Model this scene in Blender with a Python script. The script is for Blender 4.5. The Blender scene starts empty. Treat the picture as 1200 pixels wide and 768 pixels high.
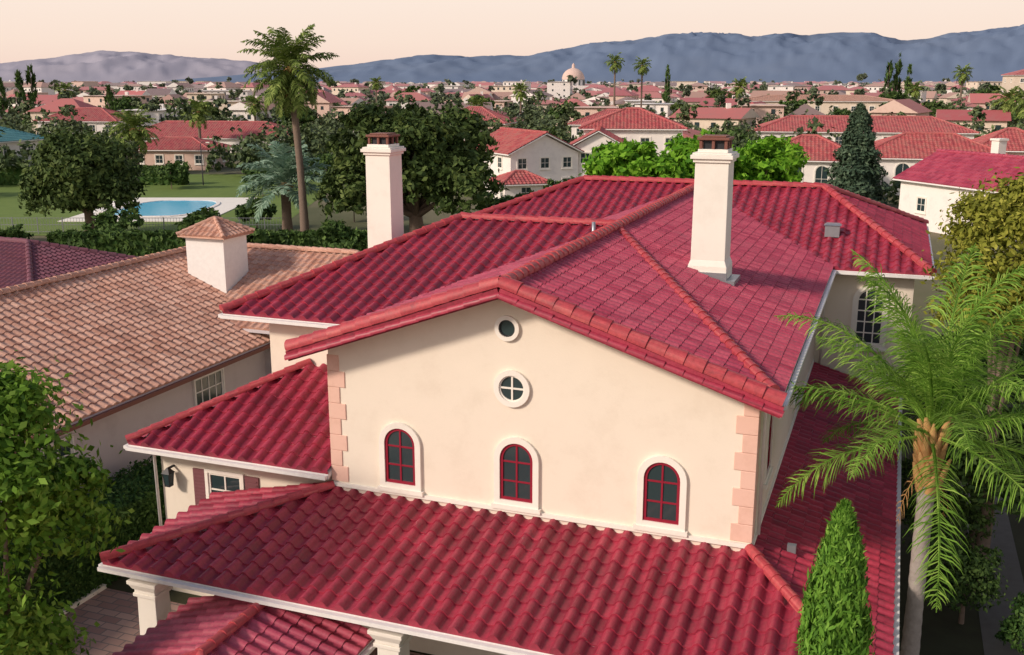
import bpy, bmesh, math, random
import numpy as np
from mathutils import Vector, Matrix, noise
random.seed(7); RNG=np.random.default_rng(11)
sc=bpy.context.scene
AL=math.radians(20.5); CA,SA=math.cos(AL),math.sin(AL)
H=14.8

# ------------------------------------------------------------------ materials
def newmat(name):
    m=bpy.data.materials.new(name); m.use_nodes=True
    nt=m.node_tree; b=nt.nodes["Principled BSDF"]; return m,nt,b
def N(nt,t,**kw):
    n=nt.nodes.new(t)
    for k,v in kw.items(): setattr(n,k,v)
    return n
def ramp(nt,cols,pos=None):
    r=N(nt,"ShaderNodeValToRGB"); el=r.color_ramp.elements
    while len(el)<len(cols): el.new(0.5)
    for i,c in enumerate(cols):
        el[i].position=(i/(len(cols)-1)) if pos is None else pos[i]
        el[i].color=(*c,1)
    return r
def objcoord(nt,scale):
    tc=N(nt,"ShaderNodeTexCoord"); return tc.outputs["Object"]
def noisetex(nt,scale,detail=3,rough=.6,src=None):
    n=N(nt,"ShaderNodeTexNoise"); n.inputs["Scale"].default_value=scale
    n.inputs["Detail"].default_value=detail; n.inputs["Roughness"].default_value=rough
    nt.links.new(src if src else objcoord(nt,1),n.inputs["Vector"]); return n
def mixc(nt,a,b,f,mode='MIX'):
    m=N(nt,"ShaderNodeMix",data_type='RGBA',blend_type=mode)
    for sock,v in ((m.inputs[6],a),(m.inputs[7],b)):
        if hasattr(v,'is_output'): nt.links.new(v,sock)
        else: sock.default_value=(*v,1)
    if hasattr(f,'is_output'): nt.links.new(f,m.inputs[0])
    else: m.inputs[0].default_value=f
    return m.outputs[2]
def haze_tint(nt,c,y1=3400,top=.64,col=(.44,.42,.46)):
    """aerial haze painted into the base colour, stronger further along world Y"""
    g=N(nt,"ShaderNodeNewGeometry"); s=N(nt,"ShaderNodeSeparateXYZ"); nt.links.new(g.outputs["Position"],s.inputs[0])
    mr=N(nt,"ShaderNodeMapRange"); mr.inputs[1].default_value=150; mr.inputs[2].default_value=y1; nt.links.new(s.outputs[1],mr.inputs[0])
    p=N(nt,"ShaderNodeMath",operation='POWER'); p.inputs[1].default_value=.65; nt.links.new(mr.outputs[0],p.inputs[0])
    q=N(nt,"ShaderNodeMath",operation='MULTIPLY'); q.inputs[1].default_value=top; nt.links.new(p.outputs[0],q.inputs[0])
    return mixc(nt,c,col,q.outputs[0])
def bump(nt,b,h,strength,dist):
    bp=N(nt,"ShaderNodeBump"); bp.inputs["Strength"].default_value=strength; bp.inputs["Distance"].default_value=dist
    nt.links.new(h,bp.inputs["Height"]); nt.links.new(bp.outputs[0],b.inputs["Normal"])
def mat_noise(name,cols,scale=3,rough=.8,bs=.2,bd=.01,bscale=40,pos=None,spec=.3,detail=4,haze=False):
    m,nt,b=newmat(name); n=noisetex(nt,scale,detail); r=ramp(nt,cols,pos)
    nt.links.new(n.outputs[0],r.inputs[0]); c=r.outputs[0]
    if haze: c=haze_tint(nt,c)
    nt.links.new(c,b.inputs["Base Color"])
    b.inputs["Roughness"].default_value=rough; b.inputs["Specular IOR Level"].default_value=spec
    if bs>0: bump(nt,b,noisetex(nt,bscale,1).outputs[0],bs,bd)
    return m
def mat_tile(name,cols,dirt,rough=.5,dirtamt=.45,spec=.5,haze=False,var=(.72,1.1),grime=None):
    m,nt,b=newmat(name)
    at=N(nt,"ShaderNodeAttribute",attribute_name="rnd"); r=ramp(nt,cols)
    nt.links.new(at.outputs["Fac"],r.inputs[0])
    n1=noisetex(nt,.6,5,.7); c=r.outputs[0]
    rr=ramp(nt,[(0,0,0),(1,1,1)],[.42,.72]); nt.links.new(n1.outputs[0],rr.inputs[0])
    mu=N(nt,"ShaderNodeMath",operation='MULTIPLY'); mu.inputs[1].default_value=dirtamt; nt.links.new(rr.outputs[0],mu.inputs[0])
    c=mixc(nt,c,dirt,mu.outputs[0])
    if not haze:
        n2=noisetex(nt,11,4,.75)
        rr2=ramp(nt,[(var[0],)*3,(var[1],)*3],[.3,.68]); nt.links.new(n2.outputs[0],rr2.inputs[0])
        c=mixc(nt,c,rr2.outputs[0],1.0,'MULTIPLY')
        if grime:
            n3=noisetex(nt,2.2,5,.75); r3=ramp(nt,[(0,0,0),(1,1,1)],[.55,.73]); nt.links.new(n3.outputs[0],r3.inputs[0])
            m3=N(nt,"ShaderNodeMath",operation='MULTIPLY'); m3.inputs[1].default_value=.55; nt.links.new(r3.outputs[0],m3.inputs[0])
            c=mixc(nt,c,grime,m3.outputs[0])
        rg=N(nt,"ShaderNodeMapRange"); rg.inputs[3].default_value=rough-.08; rg.inputs[4].default_value=rough+.22
        nt.links.new(n2.outputs[0],rg.inputs[0]); nt.links.new(rg.outputs[0],b.inputs["Roughness"])
        bump(nt,b,n2.outputs[0],.3,.012)
    else: c=haze_tint(nt,c); b.inputs["Roughness"].default_value=rough
    nt.links.new(c,b.inputs["Base Color"]); b.inputs["Specular IOR Level"].default_value=spec
    return m
def mat_leaf(name,dark,mid,light,nscale=.6,trans=.3,haze=False):
    m,nt,b=newmat(name)
    g=N(nt,"ShaderNodeNewGeometry"); n=noisetex(nt,nscale,1)
    ad=N(nt,"ShaderNodeMath",operation='ADD'); nt.links.new(g.outputs["Random Per Island"],ad.inputs[0]); nt.links.new(n.outputs[0],ad.inputs[1])
    mu=N(nt,"ShaderNodeMath",operation='MULTIPLY'); mu.inputs[1].default_value=.5; nt.links.new(ad.outputs[0],mu.inputs[0])
    r=ramp(nt,[dark,mid,light],[.2,.52,.85]); nt.links.new(mu.outputs[0],r.inputs[0]); c=r.outputs[0]
    if haze: c=haze_tint(nt,c,top=.5,col=(.33,.34,.36))
    nt.links.new(c,b.inputs["Base Color"]); b.inputs["Roughness"].default_value=.65
    b.inputs["Specular IOR Level"].default_value=.15
    if trans>0:
        t=N(nt,"ShaderNodeBsdfTranslucent"); nt.links.new(c,t.inputs[0])
        ms=N(nt,"ShaderNodeMixShader"); ms.inputs[0].default_value=trans
        nt.links.new(b.outputs[0],ms.inputs[1]); nt.links.new(t.outputs[0],ms.inputs[2])
        nt.links.new(ms.outputs[0],nt.nodes["Material Output"].inputs[0])
    return m

M={}
GR=(.15,.045,.06)
M['tile']=mat_tile("crimson_roof_tile",[(.25,.016,.038),(.37,.027,.058),(.45,.042,.08),(.31,.022,.05)],(.26,.045,.072),.42,.4,.5,grime=GR)
M['tile_pink']=mat_tile("rose_roof_tile",[(.33,.034,.07),(.44,.057,.104),(.51,.086,.133),(.38,.045,.088)],(.34,.085,.122),.44,.4,.5,grime=(.21,.075,.095))
M['cap']=mat_tile("ridge_cap_tile",[(.43,.046,.062),(.51,.076,.088),(.39,.037,.054),(.55,.112,.112)],(.35,.07,.08),.5,.35,.4,grime=GR)
M['tan_tile']=mat_tile("weathered_tan_tile",[(.46,.23,.165),(.60,.33,.24),(.70,.43,.33),(.52,.27,.20)],(.42,.27,.22),.75,.5,.2,grime=(.24,.15,.12))
M['purple_tile']=mat_tile("dark_plum_tile",[(.16,.05,.07),(.22,.07,.10)],(.15,.08,.11),.7)
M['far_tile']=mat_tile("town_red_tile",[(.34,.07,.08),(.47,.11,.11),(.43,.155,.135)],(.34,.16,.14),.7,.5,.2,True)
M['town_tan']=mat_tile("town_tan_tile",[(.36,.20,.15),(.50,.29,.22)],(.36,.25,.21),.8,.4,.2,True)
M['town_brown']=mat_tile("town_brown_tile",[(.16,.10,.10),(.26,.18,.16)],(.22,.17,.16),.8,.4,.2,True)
M['teal']=mat_tile("teal_tile",[(.05,.18,.21),(.08,.24,.27)],(.1,.22,.23),.6)
def stucco(name,c,d,haze=False):
    m,nt,b=newmat(name)
    n1=noisetex(nt,.9,5,.7)
    r=ramp(nt,[d,c,tuple(min(1,x*1.02) for x in c)],[.28,.5,.72]); nt.links.new(n1.outputs[0],r.inputs[0]); cc=r.outputs[0]
    if haze: cc=haze_tint(nt,cc,top=.4)
    else: bump(nt,b,noisetex(nt,45,2).outputs[0],.35,.01)
    nt.links.new(cc,b.inputs["Base Color"]); b.inputs["Roughness"].default_value=.9; b.inputs["Specular IOR Level"].default_value=.15
    return m
M['stucco']=stucco("cream_stucco",(.80,.72,.61),(.745,.66,.55))
M['trim']=stucco("ivory_trim",(.83,.79,.72),(.76,.72,.65))
def mat_plain(name,c,rough=.6,spec=.3,metal=0):
    m,nt,b=newmat(name); n=noisetex(nt,6,2)
    cc=mixc(nt,tuple(x*.88 for x in c),tuple(min(1,x*1.08) for x in c),n.outputs[0])
    nt.links.new(cc,b.inputs["Base Color"]); b.inputs["Roughness"].default_value=rough
    b.inputs["Specular IOR Level"].default_value=spec; b.inputs["Metallic"].default_value=metal; return m
M['white']=mat_plain("white_paint",(.80,.78,.76),.5)
M['quoin']=stucco("pink_quoin",(.76,.50,.41),(.66,.41,.32))
M['lav']=stucco("grey_lavender_stucco",(.56,.51,.53),(.49,.44,.46))
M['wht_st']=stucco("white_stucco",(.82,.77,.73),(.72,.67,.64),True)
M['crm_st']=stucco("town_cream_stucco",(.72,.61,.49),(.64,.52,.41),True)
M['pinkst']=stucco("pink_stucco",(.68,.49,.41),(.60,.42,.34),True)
M['redframe']=mat_plain("red_frame",(.28,.014,.035),.4,.4)
M['shutter']=mat_plain("mauve_shutter",(.20,.08,.09),.5,.4)
M['iron']=mat_plain("dark_iron",(.03,.03,.035),.5,.4,.3)
M['metal']=mat_plain("grey_metal",(.35,.37,.4),.4,.5,.6)
M['wood']=mat_plain("rust_vent",(.20,.08,.06),.6)
m,nt,b=newmat("window_glass"); b.inputs["Base Color"].default_value=(.03,.05,.055,1); b.inputs["Roughness"].default_value=.1; b.inputs["Specular IOR Level"].default_value=.9
bump(nt,b,noisetex(nt,3,2).outputs[0],.1,.03); M['glass']=m
M['bark']=mat_noise("bark",[(.12,.08,.06),(.25,.19,.15)],8,.9,.5,.03,15)
M['palmbark']=mat_noise("palm_bark",[(.20,.17,.155),(.42,.38,.35)],5,.9,.6,.03,12)
M['husk']=mat_noise("palm_husk",[(.30,.14,.05),(.58,.36,.15)],6,.8,.4,.02,20)
M['leaf_bright']=mat_leaf("bright_leaf",(.05,.125,.015),(.15,.29,.03),(.30,.46,.08),.9)
M['leaf_lime']=mat_leaf("lime_leaf",(.05,.17,.01),(.17,.38,.025),(.31,.55,.06),.25)
M['leaf_dark']=mat_leaf("dark_leaf",(.025,.045,.012),(.07,.115,.03),(.16,.21,.06),.3,.2)
M['leaf_olive']=mat_leaf("olive_leaf",(.08,.10,.01),(.24,.26,.035),(.44,.43,.08),.5)
M['leaf_mid']=mat_leaf("mid_leaf",(.025,.05,.015),(.07,.13,.032),(.15,.23,.06),.1,.2)
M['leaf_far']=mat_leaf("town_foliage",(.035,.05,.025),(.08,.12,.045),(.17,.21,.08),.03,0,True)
M['leaf_cyp']=mat_leaf("cypress_leaf",(.05,.13,.018),(.14,.31,.035),(.28,.49,.08),3)
M['leaf_hedge']=mat_leaf("hedge_leaf",(.015,.04,.01),(.04,.095,.02),(.10,.18,.04),1.5,0)
M['leaf_palm']=mat_leaf("palm_leaf",(.07,.16,.02),(.20,.38,.05),(.42,.60,.13),1,.35)
M['leaf_palmfar']=mat_leaf("far_palm_leaf",(.06,.10,.02),(.16,.23,.05),(.32,.39,.11),1,.2)
M['leaf_silver']=mat_leaf("silver_palm_leaf",(.10,.18,.12),(.22,.34,.24),(.38,.50,.38),1,.2)
M['leaf_conifer']=mat_leaf("conifer_leaf",(.025,.05,.03),(.06,.10,.06),(.12,.17,.10),.3,0)

# ------------------------------------------------------------------ mesh building
class MB:
    def __init__(s): s.v=[]; s.f=[]; s.mi=[]; s.sm=[]
    def add(s,vs,fs,mi=0,smooth=False):
        o=len(s.v); s.v+= [tuple(x) for x in vs]
        for f in fs: s.f.append(tuple(i+o for i in f)); s.mi.append(mi); s.sm.append(smooth)
    def box(s,a0,a1,b0,b1,z0,z1,mi=0):
        vs=[(a0,b0,z0),(a1,b0,z0),(a1,b1,z0),(a0,b1,z0),(a0,b0,z1),(a1,b0,z1),(a1,b1,z1),(a0,b1,z1)]
        s.add(vs,[(0,3,2,1),(4,5,6,7),(0,1,5,4),(1,2,6,5),(2,3,7,6),(3,0,4,7)],mi)
    def cbox(s,x,y,z0,z1,w,d=None,mi=0,top=None):
        d=d or w; tw=top if top else w; td=d*(tw/w)
        vs=[(x-w/2,y-d/2,z0),(x+w/2,y-d/2,z0),(x+w/2,y+d/2,z0),(x-w/2,y+d/2,z0),(x-tw/2,y-td/2,z1),(x+tw/2,y-td/2,z1),(x+tw/2,y+td/2,z1),(x-tw/2,y+td/2,z1)]
        s.add(vs,[(0,3,2,1),(4,5,6,7),(0,1,5,4),(1,2,6,5),(2,3,7,6),(3,0,4,7)],mi)
    def beam(s,p0,p1,w,h,mi=0,dz=0):
        p0=Vector(p0);p1=Vector(p1);d=(p1-p0).normalized(); sd=d.cross(Vector((0,0,1)))
        if sd.length<.01: sd=Vector((1,0,0))
        sd.normalize(); up=sd.cross(d); vs=[]
        for p in (p0,p1):
            for i,j in ((-1,-1),(1,-1),(1,1),(-1,1)): vs.append(p+sd*w/2*i+up*(h/2*j)+Vector((0,0,dz)))
        s.add(vs,[(3,2,1,0),(4,5,6,7),(0,1,5,4),(1,2,6,5),(2,3,7,6),(3,0,4,7)],mi)
    def prism(s,pts,off,th,mi=0):
        n=len(pts); t=[(p[0],p[1],p[2]+off) for p in pts]; bt=[(p[0],p[1],p[2]+off-th) for p in pts]
        s.add(t+bt,[tuple(range(n)),tuple(range(2*n-1,n-1,-1))]+[(i,i+n,(i+1)%n+n,(i+1)%n) for i in range(n)],mi)
    def tube(s,pts,rad,seg=8,mi=0,smooth=True):
        vs=[];fs=[]
        for k,p in enumerate(pts):
            p=Vector(p); q=Vector(pts[min(k+1,len(pts)-1)])-Vector(pts[max(k-1,0)]); q.normalize()
            x=q.cross(Vector((.3,.9,.1))).normalized(); y=q.cross(x)
            for i in range(seg):
                an=2*math.pi*i/seg; vs.append(p+x*(math.cos(an)*rad[k])+y*(math.sin(an)*rad[k]))
        for k in range(len(pts)-1):
            for i in range(seg):
                j=(i+1)%seg; fs.append((k*seg+i,k*seg+j,(k+1)*seg+j,(k+1)*seg+i))
        fs.append(tuple((len(pts)-1)*seg+i for i in range(seg)))
        s.add(vs,fs,mi,smooth)
    def obj(s,name,mats):
        me=bpy.data.meshes.new(name); me.from_pydata(s.v,[],s.f)
        for m in mats: me.materials.append(M[m] if isinstance(m,str) else m)
        me.polygons.foreach_set("material_index",s.mi); me.polygons.foreach_set("use_smooth",s.sm)
        bm=bmesh.new(); bm.from_mesh(me); bmesh.ops.recalc_face_normals(bm,faces=bm.faces); bm.to_mesh(me); bm.free()
        at=me.attributes.new("rnd",'FLOAT','FACE'); at.data.foreach_set("value",RNG.random(len(me.polygons)))
        o=bpy.data.objects.new(name,me); sc.collection.objects.link(o); return o
def group(name,ch,org=(0,0,0),rot=-AL,loc=None):
    e=bpy.data.objects.new(name,None); sc.collection.objects.link(e)
    R=Matrix.Rotation(rot,4,'Z'); e.rotation_euler=(0,0,rot)
    e.location=(R@Vector(org)) if loc is None else loc
    e.empty_display_size=.5
    for c in ch:
        c.parent=e; c.matrix_parent_inverse=Matrix.Translation(-Vector(org))
    return e
def mesh_np(name,verts,quads,mat):
    me=bpy.data.meshes.new(name); nv=len(verts); nf=len(quads)
    me.vertices.add(nv); me.vertices.foreach_set("co",np.ascontiguousarray(verts,dtype=np.float32).ravel())
    me.loops.add(nf*4); me.loops.foreach_set("vertex_index",np.ascontiguousarray(quads,dtype=np.int32).ravel())
    me.polygons.add(nf); me.polygons.foreach_set("loop_start",np.arange(nf,dtype=np.int32)*4)
    me.polygons.foreach_set("loop_total",np.full(nf,4,dtype=np.int32))
    me.materials.append(M[mat])
    me.update(calc_edges=True); me.validate()
    o=bpy.data.objects.new(name,me); sc.collection.objects.link(o); return o

FINE=[0,.07,.15,.25,.35,.45,.53,.6,.8]; COARSE=[0,.15,.3,.45,.6]
def roof_plane(name,pts,mat,col=.4,row=.4,amp=.07,step=.035,prof=FINE,flat=False):
    P=[Vector(p) for p in pts]; n=(P[1]-P[0]).cross(P[2]-P[0]).normalized()
    if n.z<0: n=-n
    e=Vector((0,0,1)).cross(n).normalized(); up=n.cross(e); o=P[0]
    ss=[(p-o).dot(e) for p in P]; ts=[(p-o).dot(up) for p in P]
    s0,s1,t0,t1=min(ss),max(ss),min(ts),max(ts)
    nc=int(math.ceil((s1-s0)/col))+1; nr=int(math.ceil((t1-t0)/row))
    S=[];HB=[];CI=[]
    for c in range(nc):
        for f in prof:
            S.append(s0+(c+f)*col-.01); CI.append(c)
            HB.append(amp*math.sin(math.pi*f/.6)**.8 if 0<f<.6 else (0 if f in(0,.6) else -.15*amp*math.sin(math.pi*(f-.6)/.4)))
    S=np.array(S);HB=np.array(HB);CI=np.array(CI); ns=len(S)
    rnd=RNG.random((nc,nr)); E=np.array(e);U=np.array(up);NN=np.array(n);O=np.array(o)
    V=[];F=[];A=[];base=0
    idx=np.arange(ns-1)
    for r in range(nr):
        j=rnd[CI,r]; ta=t0+r*row; tb=ta+row
        jit=np.where(HB>0,(j-.5)*.014*(amp/.07),0)
        prev=(HB*0-.03) if r==0 else HB
        lo=HB+step+jit; hi=HB+jit*.3; tj=(j-.5)*.016 if r>0 else 0*j
        for (ha,tta,hb,ttb) in ((prev,ta+tj,lo,ta+tj),(lo,ta+tj,hi,tb+0*tj)):
            va=O+np.outer(S,E)+np.outer(tta,U)+np.outer(ha,NN)
            vb=O+np.outer(S,E)+np.outer(ttb,U)+np.outer(hb,NN)
            V.append(va);V.append(vb)
            F.append(np.stack([base+idx,base+idx+1,base+ns+idx+1,base+ns+idx],1)); A.append(rnd[CI[:-1],r]); base+=2*ns
    V=np.concatenate(V);F=np.concatenate(F);A=np.concatenate(A)
    me=bpy.data.meshes.new(name); me.from_pydata(V.tolist(),[],F.tolist())
    at=me.attributes.new("rnd",'FLOAT','FACE'); at.data.foreach_set("value",A)
    me.polygons.foreach_set("use_smooth",[True]*len(F))
    bm=bmesh.new(); bm.from_mesh(me); c=sum(P,Vector())/len(P)
    for i in range(len(P)):
        p=P[i];q=P[(i+1)%len(P)]; no=(q-p).cross(n).normalized()
        if no.dot(c-p)>0: no=-no
        if abs((q-p).normalized().z)<1e-4 and (p-o).dot(up)-t0<1e-3: continue
        bmesh.ops.bisect_plane(bm,geom=bm.verts[:]+bm.edges[:]+bm.faces[:],plane_co=p,plane_no=no,clear_outer=True)
    bm.to_mesh(me); bm.free(); me.materials.append(M[mat])
    ob=bpy.data.objects.new(name,me); sc.collection.objects.link(ob); return ob
def caps(mb,p0,p1,r=.16,step=.38,mi=0,rise=.05):
    p0=Vector(p0);p1=Vector(p1); L=(p1-p0).length; d=(p1-p0)/L
    if p0.z>p1.z: p0,p1=p1,p0; d=-d
    sd=d.cross(Vector((0,0,1))).normalized(); up=sd.cross(d); n=max(1,int(round(L/step))); st=L/n
    for k in range(n):
        a=p0+d*(k*st-.02)+up*(rise+random.uniform(-.008,.008)); b_=p0+d*((k+1)*st+.04)+up*(rise-.02)+sd*random.uniform(-.008,.008)
        rr=r*random.uniform(.97,1.03); vs=[];fs=[]; seg=10
        for (c,ra) in ((a,rr*.9),(a,rr*1.08),(b_,rr*.96)):
            for i in range(seg+1):
                an=math.radians(-15+210*i/seg); vs.append(c+sd*math.cos(an)*ra+up*math.sin(an)*ra)
        q=seg+1
        for i in range(seg):
            fs.append((q+i,q+i+1,2*q+i+1,2*q+i))
        mb.add(vs,fs,mi,True)
        mb.add(vs[:2*q],[(i,i+1,q+i+1,q+i) for i in range(seg)],mi,False)
        mb.add(vs[:q],[tuple(range(q))],mi,False)
# --------------------------------------------------------------- windows
def place(face,a,b_,z):
    if face=='-b': return lambda x,y,d:(a+x,b_-d,z+y)
    if face=='+a': return lambda x,y,d:(a+d,b_+x,z+y)
    if face=='-a': return lambda x,y,d:(a-d,b_-x,z+y)
def outline(w,h,kind,n=14):
    if kind=='arch':
        r=w/2; pts=[(-r,-h/2),(r,-h/2)]
        for i in range(n+1):
            an=math.pi*i/n; pts.append((r*math.cos(an),h/2-r+r*math.sin(an)))
        return pts
    if kind=='round': return [(w/2*math.cos(2*math.pi*i/28),w/2*math.sin(2*math.pi*i/28)) for i in range(28)]
    return [(-w/2,-h/2),(w/2,-h/2),(w/2,h/2),(-w/2,h/2)]
def ring(mb,f,o,i,d0,d1,mi):
    n=len(o); vs=[f(*p,d1) for p in o]+[f(*p,d1) for p in i]+[f(*p,d0) for p in o]+[f(*p,d0) for p in i]; fs=[]
    for k in range(n):
        j=(k+1)%n; fs+=[(k,j,n+j,n+k),(k,2*n+k,2*n+j,j),(n+k,n+j,3*n+j,3*n+k)]
    mb.add(vs,fs,mi)
def lbox(mb,f,x0,x1,y0,y1,d0,d1,mi):
    vs=[f(x,y,d) for d in (d0,d1) for x,y in ((x0,y0),(x1,y0),(x1,y1),(x0,y1))]
    mb.add(vs,[(0,1,2,3),(4,5,6,7),(0,1,5,4),(1,2,6,5),(2,3,7,6),(3,0,4,7)],mi)
def window(mb,face,a,b_,z,w,h,kind,fr=2,sur=1,gl=0,sw=.14,mx=1,my=2,ft=.055,sill=True):
    f=place(face,a,b_,z); o=outline(w,h,kind)
    mb.add([f(*p,.012) for p in o],[tuple(range(len(o)))],gl)
    ring(mb,f,o,outline(w-2*ft,h-2*ft,kind),.0,.045,fr)
    if sw>0:
        ring(mb,f,outline(w+2*sw,h+2*sw,kind),o,-.01,.085,sur)
        if sill and kind!='round': lbox(mb,f,-w/2-sw-.06,w/2+sw+.06,-h/2-sw-.09,-h/2-sw+.02,-.01,.13,sur)
    for i in range(mx):
        x=-w/2+w*(i+1)/(mx+1); top=h/2-ft if kind!='round' else h/2-ft
        lbox(mb,f,x-.022,x+.022,-h/2+ft,top,.012,.035,fr)
    for i in range(my):
        y=-h/2+h*(i+1)/(my+1)
        hw=w/2-ft
        if kind=='round': hw=math.sqrt(max(0,(w/2)**2-y*y))-ft
        lbox(mb,f,-hw,hw,y-.022,y+.022,.013,.033,fr)

# ============================================================ VILLA
ch=[]
def decks(planes,name,mat='white'):
    mb=MB()
    for p in planes: mb.prism(p,-.035,.13,0)
    return mb.obj(name,[mat])
mr=[(-1.95,21.5,8.1),(-1.95,46,8.1),(-8.3,46,10.2),(-8.3,21.5,10.2)]
ml=[(-8.3,21.5,10.2),(-8.3,46,10.2),(-13.95,46,8.2),(-13.95,21.5,8.2)]
ch.append(roof_plane("main_roof_right",mr,'tile_pink',.30,.36,.065,.025))
ch.append(roof_plane("main_roof_left",ml,'tile_pink',.40,.38,.07,.03))
lf=[(-18.6,25,8.05),(-8.3,25,8.05),(-8.3,32.5,10.15),(-14,32.5,10.15)]
ll=[(-18.6,40,8.05),(-18.6,25,8.05),(-14,32.5,10.15)]
lb=[(-8.3,40,8.05),(-18.6,40,8.05),(-14,32.5,10.15),(-8.3,32.5,10.15)]
ch.append(roof_plane("side_wing_roof_front",lf,'tile',.44,.42,.115,.035))
ch.append(roof_plane("side_wing_roof_end",ll,'tile',.44,.42,.10,.03,COARSE))
ch.append(roof_plane("side_wing_roof_back",lb,'tile',.44,.42,.10,.03,COARSE))
rf=[(-19.6,39,8.05),(1.45,39,8.05),(-2.9,46,10.3),(-13.6,46,10.3)]
rr_=[(1.45,39,8.05),(1.45,53,8.05),(-2.9,46,10.3)]
rb=[(1.45,53,8.05),(-19.6,53,8.05),(-13.6,46,10.3),(-2.9,46,10.3)]
rl=[(-19.6,53,8.05),(-19.6,39,8.05),(-13.6,46,10.3)]
ch.append(roof_plane("rear_wing_roof_front",rf,'tile',.42,.42,.105,.035))
ch.append(roof_plane("rear_wing_roof_end",rr_,'tile',.42,.42,.09,.035,COARSE))
ch.append(roof_plane("rear_wing_roof_back",rb,'tile',.42,.42,.09,.035,COARSE))
ch.append(roof_plane("rear_wing_roof_far_end",rl,'tile',.42,.42,.09,.035,COARSE))
pf=[(-17.4,18,3.35),(.7,18,3.35),(-2.45,22.1,4.3),(-13.3,22.1,4.3)]
pl=[(-17.4,22.5,3.35),(-17.4,18,3.35),(-13.3,22.1,4.3),(-13.3,22.5,4.3)]
pr=[(.7,18,3.35),(.7,39.4,3.35),(-2.45,39.4,4.3),(-2.45,22.1,4.3)]
ch.append(roof_plane("porch_roof_front",pf,'tile',.46,.43,.14,.042))
ch.append(roof_plane("porch_roof_side",pl,'tile',.48,.43,.11,.035))
ch.append(roof_plane("porch_roof_long_side",pr,'tile',.36,.38,.075,.03))
wf=[(-19.8,21.9,4.8),(-13.33,21.9,4.8),(-13.33,25.6,6.5),(-16,25.6,6.5)]
wl=[(-19.8,30,4.8),(-19.8,21.9,4.8),(-16,25.6,6.5),(-16,30,6.5)]
ch.append(roof_plane("low_wing_roof_front",wf,'tile',.46,.42,.135,.04))
ch.append(roof_plane("low_wing_roof_side",wl,'tile',.46,.42,.11,.035))
c1=[(-10.5,13.2,2.25),(-10.5,19,2.25),(-12.9,19,3.0),(-12.9,15.8,3.0)]
c2=[(-15.6,19,2.2),(-15.6,13.2,2.2),(-12.9,15.8,3.0),(-12.9,19,3.0)]
c3=[(-15.6,13.2,2.2),(-10.5,13.2,2.25),(-12.9,15.8,3.0)]
for i,c in enumerate((c1,c2,c3)): ch.append(roof_plane("entry_canopy_roof_%d"%i,c,'tile_pink',.38,.40,.08,.03))
ch.append(decks([mr,ml,lf,ll,lb,rf,rr_,rb,rl,pf,pl,pr,wf,wl,c1,c2,c3],"roof_decks_and_soffits"))
mb=MB()
caps(mb,(-8.3,21.4,10.24),(-8.3,46,10.24),.16,.40)
caps(mb,(-8.3,31.8,10.19),(-2.15,22.0,8.2),.13,.36)
caps(mb,(-14,32.5,10.2),(-8.3,32.5,10.2),.14,.40)
caps(mb,(-18.6,25,8.1),(-14,32.5,10.2),.14,.40)
caps(mb,(-18.6,40,8.1),(-14,32.5,10.2),.14,.40)
caps(mb,(-13.6,46,10.36),(-2.9,46,10.36),.15,.42)
caps(mb,(1.45,39,8.12),(-2.9,46,10.36),.15,.42)
caps(mb,(1.45,53,8.12),(-2.9,46,10.36),.15,.42)
caps(mb,(-19.6,39,8.12),(-13.6,46,10.36),.15,.42)
caps(mb,(-17.4,18,3.45),(-13.3,22.05,4.39),.13,.38)
caps(mb,(.7,18,3.45),(-2.45,22.05,4.39),.13,.38)
caps(mb,(-19.8,21.9,4.89),(-16,25.55,6.59),.12,.38)
caps(mb,(-12.9,15.8,3.06),(-12.9,18.9,3.06),.12,.38)
caps(mb,(-15.6,13.2,2.28),(-12.9,15.8,3.06),.12,.38)
caps(mb,(-10.5,13.2,2.32),(-12.9,15.8,3.06),.12,.38)
caps(mb,(-1.90,21.48,8.14),(-8.3,21.48,10.26),.19,.44)
caps(mb,(-14.0,21.48,8.22),(-8.3,21.48,10.26),.19,.44)
ch.append(mb.obj("ridge_hip_and_rake_caps",['cap']))
mb=MB()
for p0,p1 in (((-1.88,21.36,7.97),(-8.3,21.36,10.09)),((-14.02,21.36,8.06),(-8.3,21.36,10.09))):
    mb.beam(p0,p1,.08,.26,0)
    caps(mb,(p0[0],21.34,p0[2]-.05),(p1[0],21.34,p1[2]-.05),.10,.44,0,0)
ch.append(mb.obj("rake_fascia",['tile']))
mb=MB()
mb.box(-13.28,-2.47,22.02,22.1,4.43,4.53,0)
mb.beam((-13.36,22.1,4.8),(-13.36,25.6,6.6),.04,.12,0)
mb.box(-2.47,-2.40,22.0,39.4,4.36,4.46,0)
ch.append(mb.obj("wall_flashing",['trim']))
mb=MB()
def gut(p0,p1,w=.12,h=.095): mb.beam(p0,p1,w,h,0)
gut((-1.87,21.6,8.0),(-1.87,38.9,8.0)); gut((-2.0,38.92,7.95),(1.45,38.92,7.95)); gut((1.53,39,7.95),(1.53,53,7.95))
gut((-18.6,24.92,7.95),(-14.1,24.92,7.95)); gut((-18.68,24.95,7.95),(-18.68,40,7.95))
gut((-17.45,17.92,3.25),(.75,17.92,3.25)); gut((-17.48,18,3.25),(-17.48,22.5,3.25)); gut((.78,18,3.25),(.78,39.4,3.25))
gut((-19.8,21.82,4.7),(-13.35,21.82,4.7)); gut((-19.88,21.85,4.7),(-19.88,30,4.7))
gut((-10.42,13.2,2.15),(-10.42,19,2.15),.1,.1)
mb.tube([(-19.4,22.0,4.65),(-19.4,22.45,4.4),(-19.4,22.5,0)],[.045]*3,8)
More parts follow.
